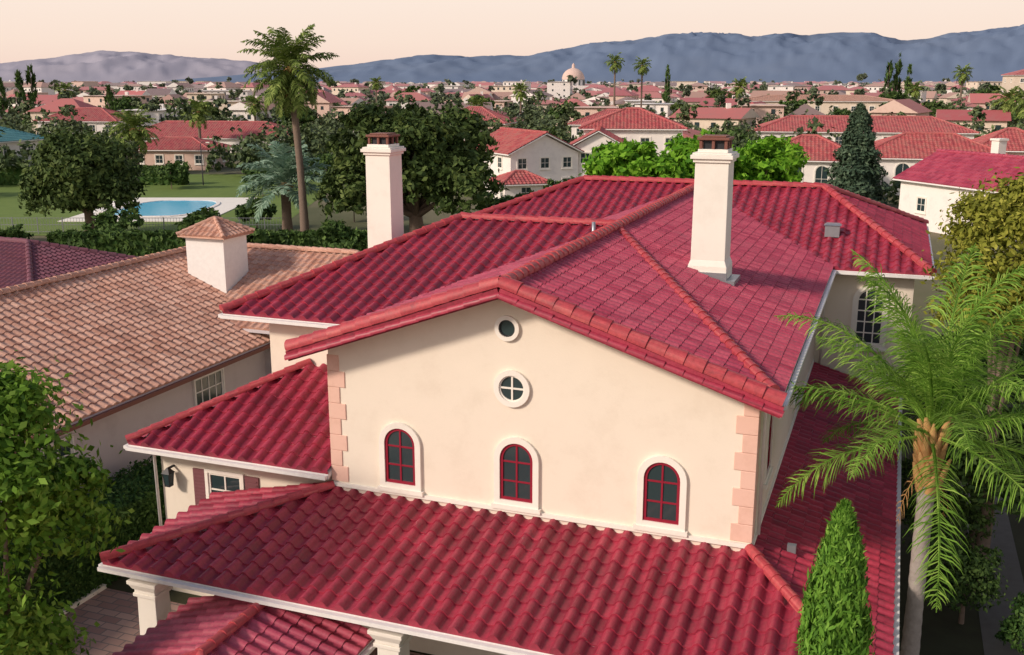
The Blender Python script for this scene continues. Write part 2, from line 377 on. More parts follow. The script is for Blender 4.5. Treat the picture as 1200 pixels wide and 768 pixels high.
mb.tube([(-2.1,39.3,7.9),(-2.2,39.5,7.6),(-2.2,39.5,4.2)],[.045]*3,8)
mb.tube([(-1.95,22.6,7.95),(-2.36,22.75,7.6),(-2.36,22.75,4.5)],[.045]*3,8)
ch.append(mb.obj("gutters_and_downpipes",['white']))
mb=MB()
g=[(-13.3,0),(-2.45,0),(-2.45,8.08),(-8.3,10.0),(-13.3,8.23)]
vs=[(a,22.1,z) for a,z in g]+[(a,46,z) for a,z in g]
mb.add(vs,[(0,1,2,3,4),(9,8,7,6,5)]+[(i,i+5,(i+1)%5+5,(i+1)%5) for i in range(5)],0)
ch.append(mb.obj("main_walls",['stucco']))
mb=MB()
mb.box(-17.4,-13.28,25.6,39.4,0,7.93); mb.box(-18.5,.9,39.6,52.4,0,7.93); mb.box(-19.3,-13.27,22.6,30,0,4.7)
mb.box(-2.46,-.9,24.5,39.6,0,3.2)
ch.append(mb.obj("wing_walls",['stucco']))
mb=MB(); k=0; z=4.56
while z<7.95:
    w=.50 if k%2==0 else .34; w2=.34 if k%2==0 else .50; h=.43
    z1=min(z+h,8.02)
    mb.box(-13.33,-13.33+w,22.07,22.07+w2,z,z1-.008); mb.box(-2.42-w,-2.42,22.07,22.07+w2,z,z1-.008)
    z+=h; k+=1
q=mb.obj("quoins",['quoin']); bv=q.modifiers.new("b",'BEVEL'); bv.width=.01; bv.segments=1; ch.append(q)
mb=MB()
for a in (-11.29,-8.13,-4.53): window(mb,'-b',a,22.1,5.5,.86,1.5,'arch',2,1,0,.15,1,2,.075)
window(mb,'-b',-8.25,22.1,7.62,.66,.66,'round',1,1,0,.13,1,1,.035)
window(mb,'-b',-8.37,22.1,9.1,.42,.42,'round',3,1,0,.10,0,0,.03)
window(mb,'+a',-2.45,24.3,6.3,.9,1.6,'arch',2,1,0,.14,1,2,.06)
window(mb,'+a',-2.45,31.0,6.3,.9,1.6,'arch',2,1,0,.14,1,2,.06)
window(mb,'-b',-.55,39.6,6.25,.95,2.1,'arch',1,1,0,.16,2,4,.05)
window(mb,'-b',-17.1,22.6,3.25,1.1,1.5,'rect',1,1,0,.1,1,2,.06)
ch.append(mb.obj("windows",['glass','trim','redframe','iron']))
mb=MB()
for a in (-17.95,-16.2):
    f=place('-b',a,22.6,3.25); lbox(mb,f,-.22,.22,-.8,.8,0,.05,0)
    for i in range(14): lbox(mb,f,-.18,.18,-.74+i*.107,-.70+i*.107,.05,.07,0)
ch.append(mb.obj("shutters",['shutter']))
def chimney(mb,a,b_,z0,zt,w=1.02):
    mb.cbox(a,b_,z0,z0+1.1,w+.14); mb.cbox(a,b_,z0+1.1,z0+1.3,w+.14,None,0,w)
    mb.cbox(a,b_,z0+1.29,zt-.62,w,None,0,w*.96)
    mb.cbox(a,b_,zt-.72,zt-.62,w+.08); mb.cbox(a,b_,zt-.62,zt-.5,w+.22); mb.cbox(a,b_,zt-.5,zt-.44,w+.12)
    mb.cbox(a,b_,zt-.44,zt-.34,w*.86)
    mb.cbox(a,b_,zt-.34,zt-.08,w*.62,None,1)
    for dx in (-.36,0,.36):
        for dy in (-.36,0,.36):
            if dx or dy: mb.cbox(a+dx*w,b_+dy*w,zt-.34,zt-.08,.09,None,2)
    mb.cbox(a,b_,zt-.08,zt,w*.92,None,2); mb.cbox(a,b_,zt,zt+.05,w*.7,None,2)
for i,(a,b_,z0,zt) in enumerate(((-5.1,30.8,8.3,13.2),(-17.75,34,6.5,12.9))):
    mb=MB(); chimney(mb,a,b_,z0,zt); o=mb.obj("chimney_%d"%i,['trim','iron','wood'])
    bv=o.modifiers.new("b",'BEVEL'); bv.width=.015; bv.segments=2; ch.append(o)
mb=MB()
mb.box(-4.5,-4.25,30.1,31.3,8.9,9.04,0); mb.box(-5.7,-4.5,30.16,30.22,8.9,9.25,0)
mb.cbox(-2.2,41.6,8.9,9.35,.55,.5,0); mb.cbox(-2.2,41.6,9.35,9.41,.65,.6,0,.45)
mb.tube([(-8.9,31.2,9.9),(-8.9,31.2,10.45)],[.06,.06],8)
mb.cbox(-1.6,22.9,4.1,4.3,.2,.15,0)
ch.append(mb.obj("roof_vents_and_flashing",['metal']))
mb=MB()
for a in (-16.6,-9.9,-4.2,.0):
    mb.cbox(a,18.75,0,.35,.85); mb.cbox(a,18.75,.35,2.35,.6,None,0,.54)
    mb.cbox(a,18.75,2.35,2.45,.68); mb.cbox(a,18.75,2.45,2.55,.62); mb.cbox(a,18.75,2.55,2.7,.68,None,0,.82); mb.cbox(a,18.75,2.7,2.8,.86)
mb.box(-16.95,.3,18.5,19.0,2.8,3.22); mb.box(-16.95,-16.4,19.0,22.5,2.8,3.22); mb.box(-.05,.3,19.0,39,2.8,3.22)
for a in (-15.2,-10.9): mb.cbox(a,13.8,0,2.1,.3)
o=mb.obj("porch_columns",['trim']); bv=o.modifiers.new("b",'BEVEL'); bv.width=.015; bv.segments=2; ch.append(o)
mb=MB(); mb.box(-18.88,-18.82,22.35,22.6,4.0,4.05,0); mb.cbox(-18.85,22.32,3.55,3.9,.16,None,1,.22); mb.cbox(-18.85,22.32,3.9,4.05,.28,None,0,.06); mb.cbox(-18.85,22.32,3.5,3.55,.18,None,0)
for dx in (-1,1):
    for dy in (-1,1): mb.beam((-18.85+dx*.08,22.32+dy*.08,3.54),(-18.85+dx*.11,22.32+dy*.11,3.91),.02,.02,0)
ch.append(mb.obj("wall_lantern",['iron','glass']))
group("spanish_villa",ch,(-8,30,0))

# ============================================================ NEIGHBOUR
ch=[]
n1=[(-23.6,4,4.4),(-23.6,36,4.4),(-30.5,42,7.15),(-30.5,4,7.15)]
n2=[(-30.5,4,7.15),(-30.5,42,7.15),(-37.4,42,4.4),(-37.4,4,4.4)]
n3=[(-30.5,34.4,4.95),(-22.4,34.4,4.95),(-22.4,40.2,7.2),(-30.5,40.2,7.2)]
n4=[(-22.4,46,4.95),(-37.4,46,4.95),(-30.5,40.2,7.2),(-22.4,40.2,7.2)]
for i,p in enumerate((n1,n2,n3,n4)): ch.append(roof_plane("roof_%d"%i,p,'tan_tile',.36,.40,.06,.035))
ch.append(decks([n1,n2,n3,n4],"roof_deck",'lav'))
mb=MB(); caps(mb,(-30.5,4,7.2),(-30.5,42,7.2),.14); caps(mb,(-30.5,40.2,7.25),(-22.4,40.2,7.25),.14)
caps(mb,(-22.4,34.4,5.0),(-22.4,40.2,7.25),.12)
ch.append(mb.obj("ridge_caps",['tan_tile']))
mb=MB(); mb.box(-36.9,-24.1,4.5,38,0,4.32); mb.box(-36.5,-23.0,35,45.5,0,4.9)
g=[(35,0),(45.5,0),(45.5,4.9),(40.2,6.95),(35,4.9)]
mb.add([(-23.0,b_,z) for b_,z in g]+[(-24,b_,z) for b_,z in g],[(0,1,2,3,4),(9,8,7,6,5)]+[(i,i+5,(i+1)%5+5,(i+1)%5) for i in range(5)])
ch.append(mb.obj("walls",['lav']))
mb=MB(); window(mb,'+a',-24.1,31.2,3.35,1.7,1.1,'rect',1,1,0,.07,3,1,.06)
window(mb,'+a',-24.1,23.5,3.2,1.2,1.1,'rect',1,1,0,.07,1,1,.06)
ch.append(mb.obj("windows",['glass','white']))
mb=MB(); mb.beam((-23.52,4,4.25),(-23.52,36,4.25),.12,.14,0); ch.append(mb.obj("gutter",['wood']))
x,y=-27.9,37.4
mb=MB(); mb.cbox(x,y,5.0,8.15,1.95,1.7); mb.cbox(x,y,8.15,8.3,2.15,1.9); ch.append(mb.obj("chimney",['white']))
w,d=1.2,1.1; ap=(x,y,8.95)
cs=[(x-w,y-d,8.3),(x+w,y-d,8.3),(x+w,y+d,8.3),(x-w,y+d,8.3)]
for i in range(4): ch.append(roof_plane("chimney_roof_%d"%i,[cs[i],cs[(i+1)%4],ap],'tan_tile',.28,.3,.05,.03))
mb=MB()
for i in range(4): mb.prism([cs[i],cs[(i+1)%4],ap],-.035,.06,0)
for c in cs: caps(mb,c,ap,.09,.28,0,.03)
ch.append(mb.obj("chimney_roof_caps",['tan_tile']))
group("tan_roof_house",ch,(-30,25,0))

# ============================================================ other houses
def house(name,X,Y,w,d,hw,hr,wm,rm,rot=-AL,kind='hip',col=.5,row=.6,nwin=3,storeys=1,chim=False,arch=False,oculus=False):
    ch=[]; ov=.6; x0,x1,y0,y1=-w/2-ov,w/2+ov,-d/2-ov,d/2+ov; e=hw; r=hw+hr
    if w>=d:
        ins=min(d/2+ov,w/2) if kind=='hip' else 0
        A,B=(x0+ins,0,r),(x1-ins,0,r)
        pls=[[(x0,y0,e),(x1,y0,e),B,A],[(x1,y1,e),(x0,y1,e),A,B]]
        if kind=='hip': pls+=[[(x1,y0,e),(x1,y1,e),B],[(x0,y1,e),(x0,y0,e),A]]
    else:
        ins=min(w/2+ov,d/2) if kind=='hip' else 0
        A,B=(0,y0+ins,r),(0,y1-ins,r)
        pls=[[(x1,y0,e),(x1,y1,e),B,A],[(x0,y1,e),(x0,y0,e),A,B]]
        if kind=='hip': pls+=[[(x0,y0,e),(x1,y0,e),A],[(x1,y1,e),(x0,y1,e),B]]
    for i,p in enumerate(pls): ch.append(roof_plane("roof_%d"%i,p,rm,col,row,.09,.06,COARSE))
    ch.append(decks(pls,"roof_deck",'white'))
    mb=MB(); caps(mb,A,B,.2,.6)
    if kind=='hip':
        for c,t in (((x0,y0,e),A),((x1,y1,e),B),((x1,y0,e),B if w>=d else A),((x0,y1,e),A if w>=d else B)): caps(mb,c,t,.18,.6)
    ch.append(mb.obj("ridge_caps",[rm]))
    mb=MB(); mb.box(-w/2,w/2,-d/2,d/2,0,e-.05)
    if kind!='hip':
        if w<d: mb.add([(-w/2,-d/2,e-.06),(w/2,-d/2,e-.06),(0,-d/2,r-.3),(-w/2,d/2,e-.06),(w/2,d/2,e-.06),(0,d/2,r-.3)],[(0,1,2),(5,4,3),(0,2,5,3),(1,4,5,2)])
        else: mb.add([(-w/2,-d/2,e-.06),(-w/2,d/2,e-.06),(-w/2,0,r-.3),(w/2,-d/2,e-.06),(w/2,d/2,e-.06),(w/2,0,r-.3)],[(0,1,2),(5,4,3),(0,2,5,3),(1,4,5,2)])
    ch.append(mb.obj("walls",[wm]))
    mb=MB()
    for s in range(storeys):
        zc=hw/storeys*(s+.5)+.1
        for i in range(nwin):
            xx=-w/2+w*(i+.5)/nwin; k='arch' if arch else 'rect'; ww,hh=(w/nwin*.5,hw/storeys*.7) if arch and s==0 else (1.3,1.4)
            window(mb,'-b',xx,-d/2,zc,ww,hh,k,1,1,0,.15,1,1,.07)
        for i in range(2):
            yy=-d/2+d*(i+.5)/2
            window(mb,'-a',-w/2,yy,zc,1.2,1.4,'rect',1,1,0,.15,1,1,.07); window(mb,'+a',w/2,yy,zc,1.2,1.4,'rect',1,1,0,.15,1,1,.07)
    if oculus: window(mb,'-b',0,-d/2,hw+.2,1.0,1.0,'round',1,1,0,.25,1,1,.06)
    ch.append(mb.obj("windows",['glass','trim']))
    if chim:
        mb=MB(); mb.cbox(w*.3,d*.15,hw,r+1.3,1.0); mb.cbox(w*.3,d*.15,r+1.3,r+1.5,1.25); ch.append(mb.obj("chimney",['trim']))
    group(name,ch,(0,0,0),rot,(X,Y,0))
house("white_villa",17.8,154,14,12,8.2,2.6,'wht_st','far_tile',-.1,'hip',storeys=2,nwin=4)
house("white_villa_wing",12.0,143,7,9,6.2,2.2,'wht_st','far_tile',-.1,'gable',nwin=2,storeys=2)
house("gabled_white_house",1.5,142,10,13,5.6,2.6,'wht_st','far_tile',.45,'gable',storeys=2,nwin=3)
house("garden_annex",1.0,130,5.5,5,2.4,1.3,'wht_st','far_tile',.3,'hip',nwin=1)
house("red_roof_house",-8,228,15,12,6,3.2,'pinkst','far_tile',-.2,'hip',nwin=3)
house("arcaded_house",57,142,19,13,4.9,2.9,'wht_st','far_tile',-.25,'hip',nwin=5,arch=True)
house("arcaded_house_wing",39.5,138,13,11,4.9,2.8,'wht_st','far_tile',-.25,'hip',nwin=4,arch=True)
house("pavilion_house",73,152,11,11,5.2,2.8,'pinkst','far_tile',-.25,'hip',nwin=3)
house("long_white_house",62,186,36,12,6.2,2.4,'wht_st','far_tile',-.2,'hip',nwin=9,storeys=2)
house("oculus_house",47.5,103,10,13,4.9,2.7,'wht_st','tile_pink',.35,'gable',nwin=2,chim=True,oculus=True)
house("pink_bungalow",-58,181,14,9,3.4,1.8,'pinkst','far_tile',-.1,'hip',nwin=4)
house("long_red_roof_hall",-60,212,34,12,3.8,2.9,'wht_st','far_tile',-.15,'hip',nwin=6)
house("teal_roof_house",-81,160,12,10,6,2.2,'wht_st','teal',-.3,'hip',storeys=2)
house("plum_roof_house",-33,66,15,11,2.6,2.1,'lav','purple_tile',-AL,'hip',col=.4,row=.45)
house("ochre_townhouse",205,410,22,18,17,3,'crm_st','far_tile',-.2,'hip',storeys=4,nwin=4)
house("beige_block",92,318,46,18,9,1.5,'crm_st','town_tan',-.2,'hip',storeys=2,nwin=9)
house("white_villa",-95,235,18,12,6.2,2.6,'wht_st','far_tile',-.1,'hip',storeys=2,nwin=5)
house("white_villa",22,215,17,12,6.2,2.8,'wht_st','far_tile',-.3,'hip',storeys=2,nwin=5)

# ============================================================ vegetation
def leafquads(C,Nn,size,asp=.5,szvar=.4,jit=.9):
    n=len(C); nrm=Nn+RNG.normal(0,jit,(n,3)); nrm/=np.linalg.norm(nrm,axis=1)[:,None]+1e-9
    t=np.cross(nrm,RNG.normal(0,1,(n,3))); t/=np.linalg.norm(t,axis=1)[:,None]+1e-9
    b_=np.cross(nrm,t); s=(size*(1+RNG.uniform(-szvar,szvar,n)))[:,None]
    V=np.stack([C-t*s,C-b_*s*asp+t*s*.1,C+t*s,C+b_*s*asp+t*s*.1],1).reshape(-1,3)
    return V
def crown_pts(lobes,n,clump=.17,m=28,zmin=-.55,inner=.5,wob=.13):
    L=np.array(lobes,float); wts=(L[:,3]*L[:,4]+L[:,3]*L[:,5]); wts/=wts.sum(); P=[];Nn=[]
    for l,wt in zip(L,wts):
        nc=max(3,int(n*wt/m)); d=RNG.normal(0,1,(nc,3)); d/=np.linalg.norm(d,axis=1)[:,None]
        d[:,2]=np.where(d[:,2]<zmin,-d[:,2],d[:,2])
        r=inner+(1.02-inner)*RNG.random(nc)**.45
        r*=1+wob*np.sin(d[:,0]*7+l[0])*np.cos(d[:,1]*6+l[1])*np.sin(d[:,2]*5)
        cc=l[:3]+d*r[:,None]*l[3:6]
        off=RNG.normal(0,1,(nc,m,3))*clump*l[3:6].min()
        off[:,:,2]*=.7
        P.append((cc[:,None,:]+off).reshape(-1,3))
        k=off/ (np.linalg.norm(off,axis=2)[:,:,None]+1e-6)
        Nn.append((d[:,None,:]*1.0+k*.6+np.array([0,0,.3])).reshape(-1,3))
    return np.concatenate(P),np.concatenate(Nn)
def rlobes(r,zc,n,seed,flat=.75):
    rs=random.Random(seed); L=[(0,0,zc,r*.72,r*.72,r*.72*flat)]
    for i in range(n):
        a=2*math.pi*i/n+rs.uniform(-.3,.3); q=r*rs.uniform(.38,.58); rr=r*rs.uniform(.36,.5)
        L.append((q*math.cos(a),q*math.sin(a),zc+r*flat*rs.uniform(-.35,.6),rr,rr,rr*.85))
    return L
def tree(name,X,Y,lobes,n,size,mat,tr=.25,clump=.17,asp=.5,jit=.9,inner=.5,m=28,wob=.13):
    P,Nn=crown_pts(lobes,n,clump,m=m,inner=inner,wob=wob); V=leafquads(P,Nn,size,asp,jit=jit); Q=np.arange(len(V)).reshape(-1,4)
    f=mesh_np("foliage",V,Q,mat)
    zc=lobes[0][2]; mb=MB(); zs=zc*.45
    mb.tube([(0,0,-.05),(.03*zs,.02*zs,zs*.5),(0,.05,zs),(lobes[0][0]*.6,lobes[0][1]*.6,zc)],[tr*1.3,tr,tr*.85,tr*.3],9)
    for l in lobes[1:]:
        mb.tube([(0,.03,zs*.9),(l[0]*.45,l[1]*.45,(zs+l[2])*.5),(l[0],l[1],l[2]+l[5]*.3)],[tr*.5,tr*.32,tr*.08],6)
    t=mb.obj("trunk_and_limbs",['bark'])
    group(name,[f,t],(0,0,0),0,(X,Y,0))
def frond_strip(V,Q,base,az,el,L,droop,nl,ll,lw,side_droop=.5,twist=0):
    d=Vector((math.cos(az),math.sin(az),0)); sd=Vector((-math.sin(az),math.cos(az),0)); p=Vector(base); ang=el; seg=14; pts=[];dirs=[]
    for i in range(seg+1):
        pts.append(p.copy()); t=Vector((d.x*math.cos(ang),d.y*math.cos(ang),math.sin(ang))); dirs.append(t); p=p+t*(L/seg); ang-=droop/seg*(0.4+1.2*i/seg)
    def at(u):
        k=min(seg-1,int(u*seg)); f=u*seg-k; return pts[k].lerp(pts[k+1],f),dirs[k].lerp(dirs[k+1],f).normalized()
    for i in range(seg):
        w0=.035*(L/3.5)*(1-i/seg*.8); a=pts[i];b_=pts[i+1]; o=len(V)
        V+= [a-sd*w0,a+sd*w0,b_+sd*w0*.9,b_-sd*w0*.9]; Q.append((o,o+1,o+2,o+3))
        up=sd.cross(dirs[i])
        V+= [a-up*w0,a+up*w0,b_+up*w0*.9,b_-up*w0*.9]; Q.append((o+4,o+5,o+6,o+7))
    for i in range(nl):
        u=.14+.86*i/nl; q,t=at(u); lfl=ll*(math.sin(math.pi*min(1,(u*.9+.12)))**.6)*random.uniform(.8,1.15)
        for sg in (-1,1):
            out=(sd*sg*random.uniform(.6,1.0)+t*random.uniform(.5,1.0)+Vector((0,0,random.uniform(-.3,.5)))).normalized()
            p1=q+out*lfl*.45; o2=(out+Vector((0,0,-side_droop*random.uniform(.5,1.5)))).normalized(); p2=p1+o2*lfl*.35
            o3=(o2+Vector((0,0,-side_droop*1.2))).normalized(); p3=p2+o3*lfl*.25
            wv=t*lw
            o=len(V); V+=[q-wv*.6,q+wv*.6,p1+wv,p1-wv,p2+wv*.7,p2-wv*.7,p3+wv*.1,p3-wv*.1]
            Q+= [(o,o+1,o+2,o+3),(o+3,o+2,o+4,o+5),(o+5,o+4,o+6,o+7)]
def palm(name,X,Y,h,L,nf,mat,nl=30,ll=.6,lw=.03,tr=.2,lean=(0,0),trbot=None,els=(-.5,1.3),droop=1.7,husk=False,dead=0,sdp=.5,barkmat='palmbark',seed=1,kp=.9):
    random.seed(seed); V=[];Q=[]; top=Vector((lean[0],lean[1],h))
    for i in range(nf):
        k=i/nf; el=els[1]+(els[0]-els[1])*k**kp+random.uniform(-.12,.12); az=i*2.39996+random.uniform(-.2,.2)
        frond_strip(V,Q,top+Vector((math.cos(az)*.1,math.sin(az)*.1,.25-.4*k)),az,el,L*random.uniform(.85,1.08),droop*random.uniform(.75,1.15),nl,ll,lw,sdp)
    f=mesh_np("fronds",np.array([tuple(v) for v in V]),np.array(Q),mat); chs=[f]
    if dead:
        V=[];Q=[]
        for i in range(dead):
            az=random.uniform(0,6.28); frond_strip(V,Q,top+Vector((0,0,-.3-random.random()*.4)),az,-1.0,L*.45,.7,10,ll*.5,lw,.9)
        chs.append(mesh_np("dry_fronds",np.array([tuple(v) for v in V]),np.array(Q),'husk'))
    mb=MB(); tb=trbot or tr*1.3; pts=[];rad=[]; n=40
    for i in range(n+1):
        u=i/n; pts.append((lean[0]*u*u,lean[1]*u*u,h*u-.05)); rad.append((tb+(tr-tb)*min(1,u*2.5))*(1+(.035 if i%2 else -.015)))
    mb.tube(pts,rad,12)
    if husk:
        for i in range(34):
            az=i*2.4; z0=h-1.5+i*.042; r=tr*1.0
            a=top*(z0/h); a.z=z0; dd=Vector((math.cos(az),math.sin(az),0)); q=random.uniform(.8,1.2)
            mb.tube([a+dd*r*.5,a+dd*(r*1.35*q)+Vector((0,0,.3)),a+dd*(r*2.0*q)+Vector((0,0,.62*q))],[.14,.10,.03],6,1)
    else:
        mb.tube([top-Vector((0,0,.7)),top-Vector((0,0,.2)),top+Vector((0,0,.2))],[tr*1.05,tr*1.7,tr*.8],10,1)
    chs.append(mb.obj("trunk",[barkmat,'husk'])); group(name,chs,(0,0,0),0,(X,Y,0))

palm("queen_palm",9.65,22.3,6.95,4.25,30,'leaf_palm',nl=72,ll=.85,lw=.017,tr=.19,trbot=.24,els=(-.3,1.54),droop=1.2,husk=True,dead=2,sdp=.55,seed=5,kp=1.15)
palm("tall_palm",-18.3,90,15.8,4.5,60,'leaf_palmfar',nl=30,ll=1.0,lw=.075,tr=.3,trbot=.45,lean=(-.7,0),els=(-1.1,1.45),droop=1.2,dead=14,sdp=.5,barkmat='bark',seed=3)
palm("silver_palm",-21.6,98,5.2,4.9,34,'leaf_silver',nl=26,ll=1.2,lw=.11,tr=.45,els=(-.3,1.5),droop=1.2,sdp=.3,barkmat='bark',seed=4)
palm("date_palm",-61,168,7.2,4.6,40,'leaf_palmfar',nl=18,ll=1.1,lw=.13,tr=.45,els=(-.9,1.4),droop=1.3,barkmat='bark',seed=6)
for i,(u,Y,h,L) in enumerate(((717,330,20.5,3.6),(748,335,19.5,3.4),(240,200,9,3.4),(610,300,12,3.2),(1168,220,11,4.0),(1113,330,17,3.6),(1190,190,11,4),(860,300,13,3.2),(445,420,14,3.2),(1060,350,12,3.3),(560,240,9,3.2),(90,330,12,3.4),(305,260,9,3.2))):
    X=(u-600)/1200*Y*1.0
    palm("distant_palm",X,Y,h,L,26,'leaf_palmfar',nl=9,ll=1.1,lw=.2,tr=.28,els=(-1.0,1.4),droop=1.4,barkmat='bark',seed=20+i)
def cypress(name,X,Y,h,r,n,size,mat):
    ntuft=max(40,n//26); tz=RNG.random(ntuft)**.85; tth=RNG.random(ntuft)*2*np.pi; k=RNG.integers(0,ntuft,n)
    z=np.clip(tz[k]+RNG.normal(0,.016,n),0,1); th=tth[k]+RNG.normal(0,.16,n)
    prof=r*np.minimum(1,(z*9+.35))*np.sqrt(np.maximum(0,1-z**2.2))
    tr_=(.6+.5*RNG.random(ntuft)); rr=prof*(tr_[k]+RNG.normal(0,.08,n))*(1+.06*np.sin(z*17))
    C=np.stack([rr*np.cos(th),rr*np.sin(th),z*h+.1],1)
    nrm=np.stack([np.cos(th),np.sin(th),.2+0*th],1)+RNG.normal(0,.55,(n,3)); nrm/=np.linalg.norm(nrm,axis=1)[:,None]
    up=np.stack([.45*np.cos(th),.45*np.sin(th),1+0*th],1)+RNG.normal(0,.25,(n,3)); b_=np.cross(nrm,up); b_/=np.linalg.norm(b_,axis=1)[:,None]
    t=np.cross(b_,nrm); s=(size*RNG.uniform(.6,1.4,n))[:,None]
    V=np.stack([C-t*s,C-b_*s*.28,C+t*s*1.2,C+b_*s*.28],1).reshape(-1,3)
    f=mesh_np("foliage",V,np.arange(len(V)).reshape(-1,4),mat)
    mb=MB(); mb.tube([(0,0,-.05),(0,0,h*.5),(0,0,h*.95)],[r*.22,r*.15,.02],7); group(name,[f,mb.obj("trunk",['bark'])],(0,0,0),0,(X,Y,0))
cypress("italian_cypress",4.72,13.5,8.85,.64,34000,.075,'leaf_cyp')
for X,Y,h in ((-150,320,17),(-147,322,20),(-158,325,15),(143,400,22),(147,402,25),(150,398,20),(-100,260,13),(62,420,20)):
    cypress("tall_cypress",X,Y,h,1.7,700,.9,'leaf_mid')
tree("broadleaf_tree",-11.1,20.3,[(-.3,0,6.6,1.8,1.8,2.2),(1.1,.6,5.2,1.1,1.1,.9),(.8,-.8,6.6,1.0,1.0,.9),(-.9,0,8,1.3,1.3,1.1),(.4,.3,8.0,.9,.9,.8),(-.2,-1.0,3.6,1.3,1.3,1.2),(.3,.2,2.4,1.0,1.0,.9),(1.6,.5,6.3,.7,.7,.5)],19000,.105,'leaf_bright',.16,.24,asp=.5,m=14,inner=.35)
tree("round_ficus_tree",-41,99,[(0,0,5.6,4.9,4.9,4.2),(2.5,-1.5,4.2,2.8,2.8,2.8),(-2.6,-1.5,4.4,2.8,2.8,2.8),(1,-2.5,6.8,2.5,2.5,2.3),(-1.5,-1,8,2.2,2.2,1.9)],19000,.26,'leaf_dark',.5,.10,wob=.06)
tree("large_ficus_tree",-8.8,93,rlobes(7.6,6.9,9,4,.76)+[(0,-2,9.6,4.2,4,2.4),(-5,-3,4.8,3,3,3),(4.6,-3.5,5.3,3,3,3)],30000,.30,'leaf_dark',.7,.10,wob=.06)
tree("lime_green_tree",9.4,76,rlobes(4.8,7.0,7,8,.66),16000,.26,'leaf_lime',.4,.12,wob=.06)
tree("lime_green_tree",16.4,77,rlobes(6.4,6.6,9,9,.62),22000,.26,'leaf_lime',.4,.11,wob=.06)
tree("olive_tree",13.9,28,[(0,0,10.2,1.9,1.9,1.8),(-.7,-.6,8.8,1.4,1.4,1.2),(.8,.3,8.7,1.5,1.5,1.3),(.3,-.5,11.4,1.2,1.2,.9),(-.8,.3,10.8,1.0,1,.9)],19000,.085,'leaf_olive',.18,.15)
tree("laurel_tree",14.4,29.5,rlobes(2.8,4.6,7,12,1.2),15000,.11,'leaf_mid',.2)
tree("laurel_tree",18.5,34,rlobes(3.4,6.2,7,14,1.2),12000,.14,'leaf_mid',.2)
for k,(u,Y,r,h) in enumerate(((515,165,4.3,7.5),(640,185,4,7),(860,178,4,7.5),(985,225,5.5,9.5),(1090,262,6,10.5),(430,230,5,10),(352,250,5,8.5),(250,290,5.5,9),(60,262,5.5,9),(660,290,5.5,9.5),(800,250,5,9.5),(920,280,5.5,10.5),(1180,235,5.5,10),(300,215,3.2,5.5),(160,330,6.5,10.5),(560,330,6.5,11),(760,205,4,7.5),(1040,330,6,12),(480,420,7,13),(840,420,7,13),(330,400,7,12),(1140,420,7,13))):
    tree("garden_tree",(u-600)/1200*Y,Y,rlobes(r,h-r*.8,6,k+40,.8),3600,.42 if Y<200 else .55,('leaf_mid','leaf_dark','leaf_mid')[k%3],.3,.12,wob=.06)
def conifer(name,X,Y,h,r,n,size):
    z=RNG.random(n)**1.3; th=RNG.random(n)*2*np.pi; lay=.9+.1*np.sin(z*38)
    rr=r*(1-z)**.6*lay*(.4+.65*RNG.random(n)**.5)*(1+.2*np.sin(th*4+z*9)); C=np.stack([rr*np.cos(th),rr*np.sin(th),.8+z*(h-.8)-rr*.1],1)
    Nn=np.stack([np.cos(th)*.7,np.sin(th)*.7,1+0*th],1); V=leafquads(C,Nn,size,.35,jit=.7)
    f=mesh_np("foliage",V,np.arange(len(V)).reshape(-1,4),'leaf_conifer'); mb=MB(); mb.tube([(0,0,0),(0,0,h*.95)],[.3,.04],7)
    group(name,[f,mb.obj("trunk",['bark'])],(0,0,0),0,(X,Y,0))
conifer("pine_tree",40.0,120,12.2,3.7,10000,.34)
def hedge(name,x0,x1,y0,y1,h,n,size,mat,rot=-AL):
    face=RNG.random(n); x=RNG.uniform(x0,x1,n);y=RNG.uniform(y0,y1,n);z=RNG.uniform(0,h,n); Nn=np.zeros((n,3))
    for k,(lo,hi) in enumerate(((0,.3),(.3,.55),(.55,.65),(.65,.75),(.75,1.01))):
        m_=(face>=lo)&(face<hi); e=RNG.normal(0,.06,m_.sum())
        if k==0: x[m_]=x1+e; Nn[m_,0]=1
        if k==1: x[m_]=x0+e; Nn[m_,0]=-1
        if k==2: y[m_]=y0+e; Nn[m_,1]=-1
        if k==3: y[m_]=y1+e; Nn[m_,1]=1
        if k==4: z[m_]=h+e+.08*np.sin(x[m_]*3+y[m_]*2.3); Nn[m_,2]=1
    V=leafquads(np.stack([x,y,z],1),Nn,size,.5,jit=.7); f=mesh_np("foliage",V,np.arange(len(V)).reshape(-1,4),mat)
    mb=MB(); mb.box(x0+.12,x1-.12,y0+.12,y1-.12,0,h-.12); c=mb.obj("twig_core",['leaf_hedge']); group(name,[f,c],((x0+x1)/2,(y0+y1)/2,0),rot)
hedge("clipped_hedge",-23.3,-21.3,10,27,2.2,30000,.075,'leaf_hedge')
hedge("garden_hedge",-40,-10,88,90,1.8,14000,.3,'leaf_mid',0)
hedge("garden_hedge",-78,-48,150,152,2.5,5000,.4,'leaf_mid',0)
def shrub(name,X,Y,r,h,n,size,mat): 
    P,Nn=crown_pts(rlobes(r,h*.5,5,int(X*10+Y),h/r*.5),n); V=leafquads(P,Nn,size); f=mesh_np("foliage",V,np.arange(len(V)).reshape(-1,4),mat)
    mb=MB(); mb.tube([(0,0,0),(0,0,h*.6)],[.08,.03],6); group(name,[f,mb.obj("stem",['bark'])],(0,0,0),0,(X,Y,0))
